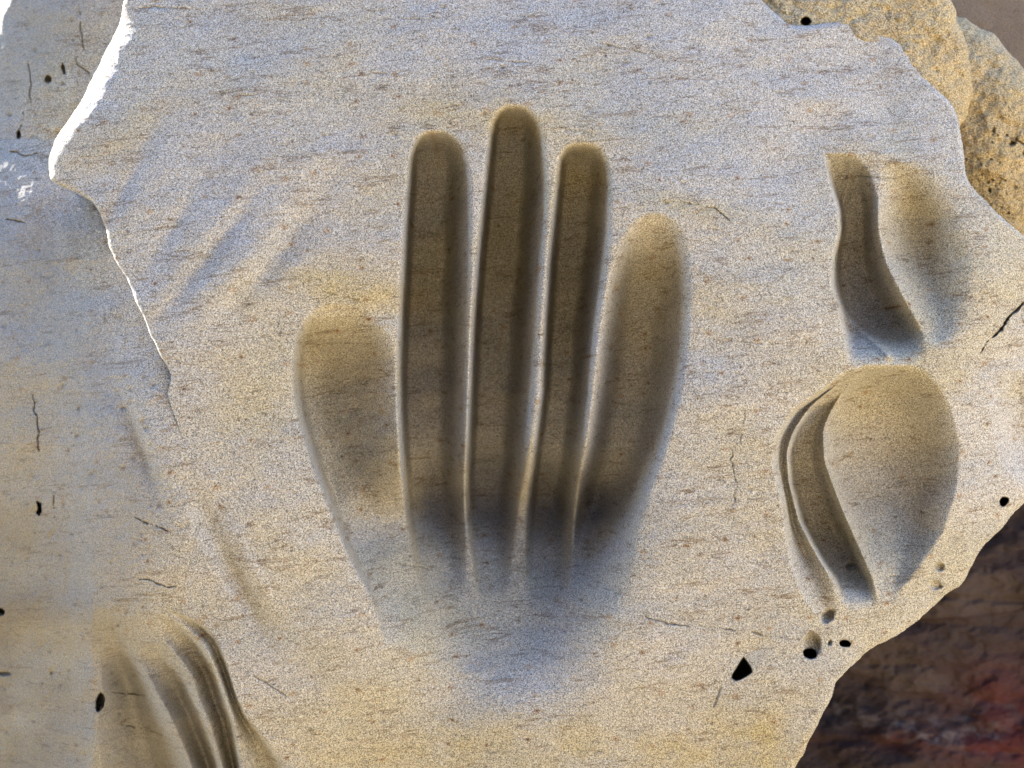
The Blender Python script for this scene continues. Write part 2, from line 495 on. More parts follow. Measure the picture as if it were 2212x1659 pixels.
# ---- the hand
fingers = {}
def hand_part(key, *a, **k):
    Lp, Rp, Dp = a[:3]
    Lp, Rp = [q[:-1] + [(q[-1][0] + 90, q[-1][1])] for q in (Lp, Rp)]
    if key != 'thumb': Lp = [(v, x - 5 * min(1, max(0, (v - Lp[0][0]) / 60))) for v, x in Lp]; Rp = [(v, x + 5 * min(1, max(0, (v - Rp[0][0]) / 60))) for v, x in Rp]
    if key != 'thumb': Dp = [q for q in Dp if q[0] <= 900] + [(1000, Dp[-1][1] * 0 + dict(Dp).get(900, 70) * .96), (1060, 56), (1120, 30), (1190, 11), (1290, 0)]
    else: Dp = [(v if v < 850 else v + 40, x) for v, x in Dp]
    fingers[key] = F.groove(Lp, Rp, Dp, *a[3:], **k)
hand_part("index",
    [(288, 945), (291, 922), (300, 908), (316, 899), (345, 892), (400, 888), (500, 881), (650, 873), (800, 867), (900, 869), (1000, 875), (1100, 883), (1200, 900), (1290, 925)],
    [(288, 945), (291, 968), (301, 985), (322, 999), (360, 1008), (420, 1013), (550, 1012), (700, 1008), (850, 1004), (1000, 1000), (1100, 1000), (1200, 1004), (1290, 1000)],
    [(288, 0), (300, 20), (325, 44), (380, 66), (480, 78), (700, 84), (900, 76), (1020, 52), (1120, 26), (1210, 9), (1290, 0)], 0.68, 2.0, 1.1, .12, .97, .16)
hand_part("middle",
    [(232, 1114), (236, 1093), (246, 1080), (262, 1072), (290, 1066), (400, 1054), (550, 1039), (700, 1028), (850, 1022), (980, 1016), (1050, 1013), (1130, 1016), (1230, 1030), (1300, 1045)],
    [(232, 1114), (236, 1136), (248, 1151), (268, 1162), (300, 1170), (400, 1178), (470, 1176), (550, 1168), (700, 1158), (850, 1148), (1000, 1132), (1100, 1115), (1230, 1100), (1300, 1090)],
    [(232, 0), (244, 18), (270, 42), (330, 64), (450, 80), (700, 92), (900, 90), (1020, 70), (1120, 38), (1220, 12), (1300, 0)], [(232, .7), (500, .68), (1300, .66)], 2.0, 1.1, .12, .97, .16)
hand_part("ring",
    [(314, 1258), (317, 1236), (326, 1222), (345, 1213), (420, 1207), (550, 1194), (700, 1184), (850, 1178), (950, 1165), (1050, 1151), (1150, 1145), (1260, 1140)],
    [(314, 1258), (317, 1284), (327, 1300), (350, 1311), (400, 1317), (500, 1312), (600, 1300), (700, 1285), (800, 1275), (900, 1264), (1000, 1251), (1060, 1241), (1150, 1232), (1260, 1225)],
    [(314, 0), (326, 18), (352, 38), (420, 56), (520, 68), (700, 76), (900, 74), (1000, 58), (1080, 34), (1170, 12), (1260, 0)], [(314, .66), (1260, .6)], 2.0, 1.0, .13, .97, .16)
hand_part("little",
    [(462, 1412), (468, 1390), (485, 1370), (520, 1350), (600, 1325), (680, 1311), (760, 1300), (860, 1290), (960, 1275), (1040, 1259), (1150, 1245), (1290, 1235)],
    [(462, 1412), (467, 1438), (480, 1458), (510, 1474), (560, 1484), (640, 1486), (720, 1482), (800, 1473), (900, 1452), (1000, 1422), (1060, 1398), (1150, 1372), (1290, 1345)],
    [(462, 0), (490, 6), (530, 18), (600, 44), (740, 68), (900, 70), (1020, 56), (1120, 34), (1210, 13), (1290, 0)], [(462, .6), (600, .62), (760, .62), (1290, .6)], 2.0, 0.9, .34, .98, .18)
hand_part("thumb",
    [(655, 735), (662, 700), (680, 672), (705, 652), (740, 640), (800, 634), (850, 637), (900, 646), (1000, 676), (1100, 716), (1200, 756), (1290, 805), (1360, 850)],
    [(655, 735), (668, 775), (690, 808), (725, 838), (770, 856), (830, 864), (900, 868), (1000, 874), (1100, 880), (1200, 895), (1290, 920), (1360, 940)],
    [(655, 0), (685, 4), (710, 14), (750, 34), (800, 46), (880, 50), (1000, 50), (1120, 37), (1220, 16), (1310, 5), (1360, 0)], [(655, .5), (760, .30), (850, .20), (1360, .16)], 2.0, 1.0, .12, .95, .22)
HAND_DEPTH = {1: 5.4, 2: 5.0, 3: 5.3, 4: 5.3, 5: 5.3}
hand = np.zeros(F.h.shape)
ids = np.zeros(F.h.shape, np.int32)
for n_, key in enumerate(["thumb", "little", "index", "middle", "ring"], 1):
    w, c = fingers[key]
    c = c * HAND_DEPTH[n_] * (1 + 0.04 * fbm(U[w], V[w], 60, 40 + n_, 2))
    ids[w] = np.where(c > np.maximum(hand[w], 0.8), n_, ids[w])
    hand[w] = np.maximum(hand[w], c)
# ridges between the fingers are worn below the surface around the hand
rid = gauss(U, V, 1100, 860, 175, 260, 6)
kR = ip(V, [(900, 1452), (1000, 1422), (1060, 1398), (1150, 1370), (1290, 1340), (1500, 1320)]); kL = ips(V, [(900, 860), (1000, 790), (1120, 735), (1250, 780), (1400, 850)], 80)
palm = 215 * sstep(950, 1120, V) * (1 - sstep(1090, 1580, V)) * sstep(-10, 210, U - kL) * sstep(-10, 130 + 0.35 * np.maximum(V - 1100, 0), kR - U) \
    + 70 * sstep(900, 1150, V) * (1 - sstep(1150, 1720, V)) * sstep(680, 900, U - (V - 1050) * 0.35) * (1 - sstep(1240, 1480, U + (V - 1050) * 0.20))
F.h -= 0.5 * blur(hand.copy(), 5) + 0.5 * blur(hand.copy(), 16) + 40 * rid
F.h -= palm
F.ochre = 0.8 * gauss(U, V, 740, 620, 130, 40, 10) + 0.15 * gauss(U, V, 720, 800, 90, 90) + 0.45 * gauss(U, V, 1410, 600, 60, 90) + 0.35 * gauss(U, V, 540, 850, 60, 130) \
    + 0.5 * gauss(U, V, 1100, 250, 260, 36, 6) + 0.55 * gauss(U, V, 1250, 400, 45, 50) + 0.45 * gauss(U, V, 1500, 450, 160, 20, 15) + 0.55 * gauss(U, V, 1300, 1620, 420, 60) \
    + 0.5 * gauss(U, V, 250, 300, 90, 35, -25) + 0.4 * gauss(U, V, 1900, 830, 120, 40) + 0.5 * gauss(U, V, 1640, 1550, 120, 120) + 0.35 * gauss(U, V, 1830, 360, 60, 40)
F.ochre *= np.clip(1 + 0.8 * fbm(U, V * 1.5, 80, 51, 4), 0.2, 1.6)  # ochre tint above the fingertips, round the thumb and along the foot

# ---- hollows on the right of the slab (a second and third worn print seen from the side)
zone = {}
def zone_groove(key, *a, **k):
    w, c = F.groove(*a, **k); zone[key] = (w, c)
zone_groove("ra",   # upper groove
    [(332, 1779), (345, 1783), (400, 1794), (450, 1811), (500, 1814), (555, 1799), (615, 1796), (660, 1809), (725, 1824), (780, 1831), (800, 1840)],
    [(332, 1845), (370, 1880), (425, 1896), (500, 1896), (565, 1911), (615, 1936), (665, 1962), (710, 1990), (760, 2005), (800, 2010)],
    [(332, 0), (360, 16), (430, 46), (520, 66), (620, 70), (690, 60), (750, 34), (800, 0)], [(332, .6), (450, .66), (620, .6), (800, .6)], 2.0, 1.0, .16, .9, .15)
zone_groove("rb",   # wide scoop beside it
    [(350, 1900), (425, 1900), (500, 1900), (565, 1916), (615, 1941), (665, 1968), (700, 1990), (760, 2010)],
    [(350, 2000), (400, 2040), (470, 2085), (560, 2110), (640, 2110), (700, 2090), (760, 2050)],
    [(350, 0), (400, 14), (470, 32), (560, 34), (640, 20), (700, 7), (760, 0)], [(350, .35), (760, .35)], 1.6, 1.5)
zone_groove("rc",   # lower groove, narrow outer channel
    [(800, 1830), (835, 1790), (890, 1709), (950, 1674), (1000, 1671), (1080, 1689), (1155, 1699), (1230, 1714), (1275, 1729), (1320, 1756), (1360, 1790)],
    [(800, 1850), (835, 1805), (880, 1752), (930, 1717), (975, 1702), (1040, 1707), (1125, 1728), (1170, 1752), (1210, 1776), (1260, 1800), (1320, 1810), (1360, 1810)],
    [(800, 0), (840, 14), (900, 12), (1000, 13), (1100, 16), (1200, 19), (1260, 12), (1310, 6), (1360, 0)], 0.55, 1.8, 1.0)
zone_groove("rd",   # main dark channel
    [(800, 1838), (835, 1803), (880, 1750), (930, 1716), (975, 1701), (1040, 1705), (1125, 1726), (1170, 1750), (1210, 1772), (1250, 1800), (1330, 1830)],
    [(800, 1860), (835, 1850), (880, 1812), (930, 1790), (995, 1786), (1100, 1824), (1180, 1858), (1255, 1890), (1330, 1905)],
    [(800, 0), (835, 18), (880, 36), (960, 48), (1080, 58), (1180, 58), (1250, 36), (1330, 0)], [(800, .6), (1330, .72)], 2.0, 1.0, .18, .9, .15)
zone_groove("re",   # broad shallow hollow
    [(790, 1860), (835, 1815), (880, 1780), (930, 1765), (995, 1775), (1100, 1815), (1180, 1850), (1255, 1885), (1330, 1900)],
    [(790, 1990), (835, 2030), (880, 2055), (955, 2075), (1055, 2068), (1145, 2040), (1220, 1990), (1300, 1930), (1330, 1905)],
    [(790, 0), (808, 16), (850, 40), (930, 56), (1060, 54), (1150, 32), (1220, 14), (1300, 3), (1330, 0)], [(790, .5), (1000, .66), (1330, .6)], 2.0, 1.0, .22, .85, .18)
zone_groove("rf",
    [(800, 2130), (900, 2140), (1000, 2160), (1060, 2200)], [(800, 2260), (900, 2270), (1000, 2290), (1060, 2300)],
    [(800, 0), (860, 16), (960, 18), (1060, 0)], .4, 1.4, 1.2)
zsum = np.zeros(F.h.shape); zid = np.zeros(F.h.shape, np.int32)
for n_, key in enumerate(["re", "rb", "ra", "rc", "rd", "rf"], 1):
    w, c = zone[key]
    zid[w] = np.where(c > np.maximum(zsum[w], 0.8), n_, zid[w])
    zsum[w] = np.maximum(zsum[w], c)
zsum = blur(zsum, 2) * 3.0
for Lp, Rp, Dp in [
    ([(332, 1779), (400, 1794), (450, 1811), (500, 1814), (555, 1799), (615, 1796), (660, 1809), (725, 1824), (780, 1831), (800, 1840)],
     [(332, 2000), (400, 2060), (470, 2110), (560, 2140), (640, 2140), (700, 2110), (800, 2040)], [(332, 0), (370, 18), (450, 40), (600, 48), (700, 40), (780, 16), (800, 0)]),
    ([(800, 1828), (835, 1788), (890, 1707), (950, 1672), (1000, 1669), (1080, 1687), (1155, 1697), (1230, 1712), (1275, 1727), (1320, 1754), (1370, 1790)],
     [(800, 1960), (815, 2000), (850, 2035), (900, 2062), (980, 2078), (1055, 2070), (1145, 2042), (1220, 1992), (1300, 1930), (1370, 1880)], [(800, 0), (825, 24), (880, 46), (1000, 56), (1150, 44), (1240, 14), (1310, 0), (1370, 0)])]:
    w, c = F.groove(Lp, Rp, Dp, .30, 2.0, 0.9, .05, .97)
    cc_ = np.zeros(F.h.shape); cc_[w] = c; zsum += blur(cc_, 3)
# small ridges inside the grooves
def ridge(pts, wd, amp, f0=0.1):
    p = smooth_poly(pts); w = F.w(p[:, 0].min() - 40, p[:, 0].max() + 40, p[:, 1].min() - 40, p[:, 1].max() + 40)
    d, sg, _, _, prm = pdist(U[w], V[w], p)
    zsum[w] -= amp * np.exp(-(d / wd) ** 2) * np.clip(np.minimum(prm, 1 - prm) / f0, 0, 1)
ridge([(1840, 345), (1836, 380), (1826, 425), (1818, 470)], 7, 11)
ridge([(1808, 655), (1839, 697), (1869, 722), (1896, 745), (1930, 780)], 9, 16)
ridge([(1895, 420), (1896, 500), (1912, 565), (1938, 615), (1965, 665), (1992, 712)], 12, 8)
F.h -= zsum
# right of the scoops the slab falls away to the right
F.h -= 60 * np.maximum((U + 0.35 * (V - 700) - 2060) / 200, 0) ** 1.6

# ---- cracks, pits and dimples
F.crack([(2240, 640), (2212, 655), (2179, 685), (2154, 720), (2134, 735), (2119, 762)], 5, 22, 61)
F.crack([(1365, 1316), (1400, 1335), (1470, 1352), (1560, 1356), (1640, 1370), (1730, 1385)], 3.2, 6, 62, 0.8)
F.crack([(830, 1211), (900, 1225), (985, 1240)], 2.4, 4, 63, 0.8)
F.crack([(940, 1128), (1010, 1132), (1075, 1140)], 2.2, 4, 64, 0.7)
F.crack([(1470, 437), (1510, 443), (1545, 452), (1580, 482)], 3, 5, 65, 0.7)
F.crack([(690, 628), (740, 640), (800, 655), (850, 680)], 2, 3, 66, 0.5)
F.crack([(1575, 960), (1590, 1040), (1578, 1140)], 2.4, 5, 67, 0.5, 8)
F.crack([(1610, 880), (1600, 950), (1580, 1010)], 2.4, 4, 68, 0.4, 6)
F.crack([(540, 845), (550, 870), (535, 900)], 2.5, 4, 69, 0.5, 6)
F.crack([(740, 800), (770, 818), (800, 836)], 2, 3, 70, 0.4)
F.crack([(520, 1440), (580, 1480), (640, 1515)], 2.6, 4, 71, 0.7)
F.crack([(585, 1345), (610, 1360), (640, 1370)], 3, 5, 72, 0.8)
F.crack([(270, 22), (330, 15), (400, 18), (440, 28)], 3, 4, 73, 0.5)
F.crack([(480, 203), (560, 205), (640, 222)], 2.2, 3, 74, 0.6)
F.crack([(430, 243), (500, 248), (600, 262)], 2.2, 3, 75, 0.6)
F.crack([(1040, 128), (1100, 132), (1180, 140)], 2.2, 3, 76, 0.6)
F.crack([(1290, 92), (1360, 108), (1420, 118)], 2.2, 3, 77, 0.6)
F.crack([(1785, 370), (1900, 385), (1960, 388)], 2.5, 4, 78, 0.6)
rs = np.random.RandomState(5)
for k in range(46):      # small torn bedding lines over the slab
    cu, cv = rs.uniform(330, 1750), rs.uniform(20, 1640); ln = rs.uniform(18, 75); sl = math.radians(rs.uniform(1, 11) + (14 if cu < 700 and cv > 1100 else 0))
    F.crack([(cu, cv), (cu + ln * .5, cv + ln * .5 * math.tan(sl) + rs.uniform(-2, 2)), (cu + ln, cv + ln * math.tan(sl))], rs.uniform(1.6, 2.6), rs.uniform(1.5, 3.5), 200 + k, rs.uniform(.35, .8), 2.5)
holes = [
    ([(1606, 1421), (1612, 1428), (1622, 1440), (1624, 1452), (1610, 1461), (1597, 1466), (1588, 1470), (1581, 1463), (1586, 1452), (1594, 1440)], 260, 2.0),
    (ell(1825, 1390, 11, 6, 10), 150, 1.5), (ell(2168, 1083, 10, 8, -30), 150, 1.5), (ell(1740, 47, 8, 7), 120, 1.5),
    (ell(1749, 1412, 14, 10, 10), 120, 2.0)]
for q, (p, dp, rm) in enumerate(holes): F.pit(p, dp, 300 + q, rm, 1.5, 0.0, 0.6)
F.pit(ell(1754, 1392, 22, 27, 0), 26, 311, 8, 2, -0.2)
F.pit(ell(1788, 1331, 20, 13, -40), 20, 312, 6, 2, -0.2)
F.pit(ell(1840, 1224, 12, 10, 0), 16, 313, 6, 1.5, 0.3)
F.pit(ell(2029, 1225, 12, 10, 0), 14, 314, 6, 2, -0.3); F.pit(ell(2021, 1264, 15, 11, 0), 12, 315, 6, 2, -0.3)
F.pit(ell(1792, 1388, 4, 7, 20), 12, 316, 3, 1)
F.pit(ell(1549, 1505, 5, 24, 20), 6, 317, 4, 1); F.dent(1625, 1405, 30, 16, -30, 8)
F.pit(ell(400, 0, 1, 1), 0, 318)
for k in range(60):
    cu, cv = rs.uniform(300, 2150), rs.uniform(10, 1640); r = rs.uniform(2, 4.2)
    F.dent(cu, cv, r * rs.uniform(1, 1.8), r, rs.uniform(-20, 20), rs.uniform(1.5, 4)); w = F.w(cu - 12, cu + 12, cv - 12, cv + 12)
    F.dirt[w] = np.maximum(F.dirt[w], rs.uniform(.3, .8) * gauss(U[w], V[w], cu, cv, r, r * .7))
F.h += micro(U, V, 1.0)

# ---- rounded edges
d, _, qx, qy, prm = pdist_near(U, V, OUT, 70)
nA, nB, nC, nD = _n; tot = sum(_n)
ins = inside(U, V, OUT)
k = prm * tot
fil = np.where(k < nA, 1.0, np.where(k < nA + nB, 0.0, 1.0))
vy = V
fleft = ip(vy, [(-400, 10), (10, 12), (60, 44), (200, 50), (300, 38), (370, 22), (420, 10), (700, 9), (812, 6), (960, 0), (3000, 0)])
fr = np.where(k < nA, fleft, np.where(k < nA + nB, 0.0, np.where(k < nA + nB + nC, 16.0, 13.0)))
rad = np.maximum(fr, 0.01)
fr_noise = 1 + 0.35 * fbm(U, V, 24, 88, 3)
t = np.clip(1 - d / (rad * fr_noise), 0, 1)
F.h -= np.where(fr > 0.5, rad * 1.15 * (1 - np.sqrt(np.clip(1 - t * t, 0, 1))) * np.where(k < nA, 1.25, 1.0), 0)

# fold the outside of the slab into its side walls
U2, V2, h2, ins, keep = walled(F, OUT, 46, 620)
P0 = to_world(U, V, F.h); Nn = grid_normals(P0)
P = to_world(U2, V2, h2); Nw = grid_normals(P)
edge = ins & (d < STEP * 1.2) & (fr > 0.5)
Nn = np.where((ins & ~edge)[..., None], Nn, Nw)
Nn = np.where((edge & (k >= nA))[..., None], grid_normals(P0), Nn)
cell = keep[:-1, :-1] & keep[1:, :-1] & keep[:-1, 1:] & keep[1:, 1:]
ids[~ins] = 0; zid[~ins] = 0
hand_zone = (ids > 0)
pal = (palm > 1.0) & (ids == 0) & (V > 1040)
code = np.where(ids > 0, ids, np.where(pal, 6, np.where(zid > 0, 10 + zid, 0)))
cc = code[:-1, :-1]
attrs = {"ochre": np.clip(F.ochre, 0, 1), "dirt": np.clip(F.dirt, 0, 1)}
# keep only faces the carved parts really own
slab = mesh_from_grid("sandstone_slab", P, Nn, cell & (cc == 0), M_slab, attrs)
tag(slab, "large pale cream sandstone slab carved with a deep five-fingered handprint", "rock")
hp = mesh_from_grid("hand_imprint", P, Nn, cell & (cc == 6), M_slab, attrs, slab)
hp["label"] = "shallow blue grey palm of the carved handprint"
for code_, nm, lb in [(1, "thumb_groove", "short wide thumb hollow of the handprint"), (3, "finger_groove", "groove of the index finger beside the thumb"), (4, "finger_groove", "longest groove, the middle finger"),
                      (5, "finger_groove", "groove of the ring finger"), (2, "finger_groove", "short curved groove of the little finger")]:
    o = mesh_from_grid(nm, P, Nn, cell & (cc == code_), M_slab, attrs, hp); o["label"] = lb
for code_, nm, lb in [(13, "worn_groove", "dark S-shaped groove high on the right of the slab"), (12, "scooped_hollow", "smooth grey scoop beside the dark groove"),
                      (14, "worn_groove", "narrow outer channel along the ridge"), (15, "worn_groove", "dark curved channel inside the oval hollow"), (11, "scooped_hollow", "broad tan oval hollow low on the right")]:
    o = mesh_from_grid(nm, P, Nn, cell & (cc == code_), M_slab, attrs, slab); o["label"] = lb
if (cc == 16).any():
    mesh_from_grid("worn_groove", P, Nn, cell & (cc == 16), M_slab, attrs, slab)["label"] = "faint groove at the slab's far right"
slabF = F

# ------------------------------------------------------------------ the rock face behind and below the slab on the left
G = Field(axis(-330, -20, 700, 840, 1.9), axis(-560, -20, 1690, 2080, 1.9))
U, V = G.U, G.V
G.h = base_height(U, V) - edge_gap(V)
G.h -= 0.75 * np.maximum(200 - U, 0) * sstep(700, 1300, V) + 0.10 * np.maximum(330 - U, 0) * sstep(300, 700, V) + 1.0 * np.maximum(24 - 0.35 * V + 10 * fbm(U, V, 20, 499, 3) - U, 0)
G.h -= 22 * gauss(U, V, 100, 1100, 60, 300, 0)
G.dent(150, 640, 90, 120, 0, 16); G.dent(80, 660, 50, 50, 0, 5); G.dent(120, 120, 60, 200, 10, -16); G.dent(40, 420, 90, 60, 0, -14)
G.dent(215, 600, 50, 150, 12, -8); G.dent(295, 960, 14, 80, -20, 26); G.dent(330, 950, 14, 80, -20, -6)
G.dent(505, 1240, 100, 16, 63, 30); G.dent(545, 1225, 90, 12, 63, -6); G.dent(470, 1170, 60, 12, 62, -4)
G.dent(150, 1240, 7, 70, 0, 6); G.dent(165, 1240, 60, 90, 0, 8); G.dent(330, 1180, 8, 60, 0, 4); G.dent(45, 1560, 26, 150, 0, 8); G.dent(130, 1545, 60, 20, 20, 10); G.dent(150, 1620, 50, 16, 35, 9)
G.h += 2.6 * fbm(U, V, 70, 401, 4) * (1 - sstep(700, 1100, V) * 0.8) + 2.0 * fbm(U, V, 22, 405, 3)
G.h += 5 * fbm(U * 2.2, V * .7, 90, 411, 4) * sstep(60, 260, 420 - U) + micro(U, V, 1.2)
# scooped grooves at the lower left, stepping down towards the left
def gr(Lp, Rp, Dp, tm, n, m):
    return G.groove(Lp, Rp, Dp, tm, n, m)
crO = [(1319, 380), (1324, 390), (1349, 440), (1384, 470), (1424, 487), (1464, 500), (1514, 515), (1554, 535), (1584, 565), (1640, 610), (1700, 640), (1800, 680)]
crM = [(1319, 345), (1354, 400), (1384, 435), (1414, 452), (1469, 475), (1519, 492), (1569, 508), (1659, 522), (1800, 545)]
crI = [(1319, 320), (1370, 345), (1424, 388), (1459, 413), (1509, 427), (1559, 450), (1629, 471), (1700, 490), (1800, 510)]
crT = [(1319, 250), (1424, 300), (1500, 340), (1549, 366), (1609, 394), (1659, 415), (1800, 450)]
def off(c, a): return [(v, u + a) for v, u in c]
gl = []
gl.append(gr(off(crM, 2), crO, [(1319, 0), (1360, 12), (1450, 22), (1800, 26)], .6, 1.3, 1.0))
gl.append(gr(off(crI, 2), crM, [(1330, 0), (1380, 16), (1450, 34), (1800, 40)], .62, 1.6, 1.0))
gl.append(gr(off(crT, 2), crI, [(1390, 0), (1440, 18), (1500, 36), (1800, 44)], .6, 1.6, 1.0))
gl.append(gr([(1320, 232), (1420, 214), (1500, 222), (1580, 208), (1659, 219), (1800, 222)], crT, [(1320, 0), (1400, 8), (1460, 40), (1500, 46), (1800, 60)], .5, 1.15, 0.9))
gs = np.zeros(G.h.shape); gid = np.zeros(G.h.shape, np.int32)
for n_, (w, c) in enumerate(gl, 1):
    gid[w] = np.where(c > np.maximum(gs[w], .8), n_, gid[w]); gs[w] = np.maximum(gs[w], c)
G.h -= blur(gs, 3) * 3.4
stp = ip(V, crO) - U
G.h -= 75 * sstep(1290, 1430, V) * sstep(0, 260, stp)
for q, pts in enumerate([[(170, 20), (174, 55), (180, 95), (183, 112)], [(163, 118), (172, 140), (190, 155), (200, 172)], [(133, 135), (140, 158), (143, 182)], [(60, 135), (66, 170), (64, 235)],
                         [(50, 240), (48, 270), (40, 298)], [(0, 322), (30, 328), (60, 336), (100, 330)], [(70, 845), (78, 900), (88, 990)], [(120, 1060), (118, 1120)], [(165, 175), (168, 195)],
                         [(10, 470), (60, 480)], [(290, 1120), (340, 1135), (400, 1158)], [(290, 1245), (360, 1265), (430, 1275)], [(230, 1495), (290, 1500), (350, 1508)], [(240, 1565), (300, 1570), (360, 1590)]]):
    G.crack(pts, 2.8, 9, 500 + q, .5, 5)
G.pit([(80, 1083), (88, 1088), (90, 1104), (85, 1113), (80, 1108), (84, 1098)], 60, 521, 1.5, 1); G.pit(ell(216, 1516, 8, 20, 12), 70, 522, 2, 1.5); G.dent(196, 1515, 20, 16, 0, 10)
G.pit(ell(2, 1321, 8, 7), 60, 523, 2, 1); G.pit(ell(103, 172, 8, 9, 30), 24, 524, 3, 1.5, 0, .5); G.pit(ell(137, 150, 4, 12, -10), 20, 525, 2, 1, 0, .5)
G.pit(ell(40, 292, 5, 9), 24, 526, 2, 1, 0, .6); G.dent(127, 288, 5, 5, 0, 8); G.pit(ell(5, 1455, 20, 4, 0), 20, 527, 2, 1, 0, .5)
for k_ in range(110):
    cu, cv = rs.uniform(0, 420), rs.uniform(0, 1650); r = rs.uniform(1.8, 4.5)
    G.dent(cu, cv, r, r * rs.uniform(.8, 2), rs.uniform(-30, 30), rs.uniform(2, 6)); w = G.w(cu - 12, cu + 12, cv - 12, cv + 12)
    G.dirt[w] = np.maximum(G.dirt[w], rs.uniform(.2, .8) * gauss(U[w], V[w], cu, cv, r, r * .8))
for k_ in range(12):
    cu, cv = rs.uniform(0, 420), rs.uniform(850, 1640); ln = rs.uniform(15, 60)
    G.crack([(cu, cv), (cu + ln * .5, cv + ln * .1), (cu + ln, cv + ln * .25)], rs.uniform(1.5, 2.6), 3, 560 + k_, rs.uniform(.3, .8), 2.5)
G.ochre = 0.8 * gauss(U, V, 100, 150, 90, 160) * 0.6 + 0.5 * gauss(U, V, 60, 1400, 120, 260) + 0.3 * gauss(U, V, 450, 1450, 90, 200)
G.ochre *= np.clip(1 + 0.8 * fbm(U, V, 80, 551, 4), .2, 1.6)
G.dirt = np.maximum(G.dirt, 0.62 * sstep(330, -40, U) * sstep(900, 1350, V) * np.clip(.75 + .8 * fbm(U, V * 1.4, 90, 553, 4), 0, 1))  # broad mottled brown, deepening towards the lower left
# under the slab the face sinks out of sight, meeting it exactly along the fused seam
d, _, _, _, prm = pdist_near(U, V, OUT, 170); ins = inside(U, V, OUT)
hs = sample(slabF, U, V)
seam = sstep(930, 1010, V) * (d < 60)
wgt = seam * (1 - sstep(0, 34, np.where(ins, 0, d))) * np.where(U < 900, 1, 0)
wgt = np.where(stp > 0, wgt * (1 - sstep(1300, 1330, V)), wgt)
G.h = G.h * (1 - wgt) + hs * wgt
G.h -= np.where(ins, np.minimum(d, 60) * 1.6 * sstep(820, 900, V) + 0.6, 0)
keep = (U > -320)
edgeL = rough_poly([(-260, -540), (-230, -200), (-190, 0), (-230, 300), (-270, 700), (-290, 1200), (-300, 2040), (820, 2040), (820, -540)], 12, 60, 600)
U2, V2, h2, insL, keepL = walled(G, edgeL, 30, 300, 0.05)
insmask = inside(U, V, OUT) & (pdist_near(U, V, OUT, 60)[0] > 50)
keepL &= ~insmask
P = to_world(U2, V2, h2); Nn = grid_normals(P)
cell = keepL[:-1, :-1] & keepL[1:, :-1] & keepL[:-1, 1:] & keepL[1:, 1:]
gid[~insL] = 0; gid[inside(U, V, OUT)] = 0
cc = gid[:-1, :-1]
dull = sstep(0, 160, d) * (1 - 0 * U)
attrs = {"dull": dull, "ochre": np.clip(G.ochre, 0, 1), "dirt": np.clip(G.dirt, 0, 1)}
face = mesh_from_grid("weathered_rock", P, Nn, cell & (cc == 0), M_slab, attrs)
tag(face, "weathered grey and tan rock face behind the slab's left edge, cracked near the top", "rock")
for q, lb in [(1, "outermost worn groove below the slab's edge"), (2, "middle worn groove at the lower left"), (3, "inner worn groove at the lower left"), (4, "wide shallow hollow left of the grooves")]:
    if (cell & (cc == q)).any():
        mesh_from_grid("worn_groove" if q < 4 else "scooped_hollow", P, Nn, cell & (cc == q), M_slab, attrs, face)["label"] = lb

# ------------------------------------------------------------------ rocks behind the slab on the right
def rock(name, outline, box, step, hfun, mat, label, cat="rock", fil=30, band=26, depth=420, extra=None, amp=9, inset=0.06):
    out = rough_poly(list(outline) + [outline[0]], amp, 34, len(name) * 13)
    R = Field(axis(box[0] - 40, max(box[0], -20), min(box[1], 2240), box[1] + 40, step), axis(box[2] - 40, max(box[2], -20), min(box[3], 1690), box[3] + 40, step))
    R.h = hfun(R.U, R.V)
    if extra: extra(R)
    d, _, _, _, _ = pdist_near(R.U, R.V, out, fil * 1.6 + 5)
    t = np.clip(1 - d / (fil * (1 + .3 * fbm(R.U, R.V, 40, 77, 2))), 0, 1)
    R.h -= fil * 1.1 * (1 - np.sqrt(1 - t * t))
    U2, V2, h2, ins, keep = walled(R, out, band, depth, inset)
    P = to_world(U2, V2, h2); Nn = grid_normals(P)
    cell = keep[:-1, :-1] & keep[1:, :-1] & keep[:-1, 1:] & keep[1:, 1:]
    o = mesh_from_grid(name, P, Nn, cell, mat, {"ochre": np.clip(R.ochre, 0, 1), "dirt": np.clip(R.dirt, 0, 1)})
    return tag(o, label, cat)

def ledge_h(U, V):
    return -150 - 0.10 * np.abs(U - 1850) - 35 * np.maximum((U - 1980) / 120, 0) ** 2 + 26 * fbm(U, V * 1.3, 110, 701, 4) + 6 * fbm(U, V, 16, 705, 3) + 20 * gauss(U, V, 1980, 170, 60, 40, 45)
def ledge_x(R):
    R.ochre += .5 * np.clip(fbm(R.U, R.V, 90, 711, 3) + .3, 0, 1)
    R.pit(ell(1740, 47, 10, 9), 90, 712, 2, 2, 0, .6)
    for k in range(40):
        cu, cv = rs.uniform(1650, 2100), rs.uniform(0, 260); R.dent(cu, cv, rs.uniform(3, 9), rs.uniform(2, 5), rs.uniform(20, 60), rs.uniform(2, 6))
rock("rock_ledge", [(1560, -420), (1590, -60), (1600, 120), (1760, 160), (1900, 230), (2010, 330), (2060, 330), (2084, 250), (2100, 212), (2103, 190), (2095, 150), (2091, 110), (2077, 65), (2067, 30), (2054, 0), (2030, -80), (1980, -420)],
     (1540, 2120, -430, 350), 2.0, ledge_h, M_yel, "rough yellow rock ledge above the slab's upper right edge, with one small dark hole", extra=ledge_x, fil=26)

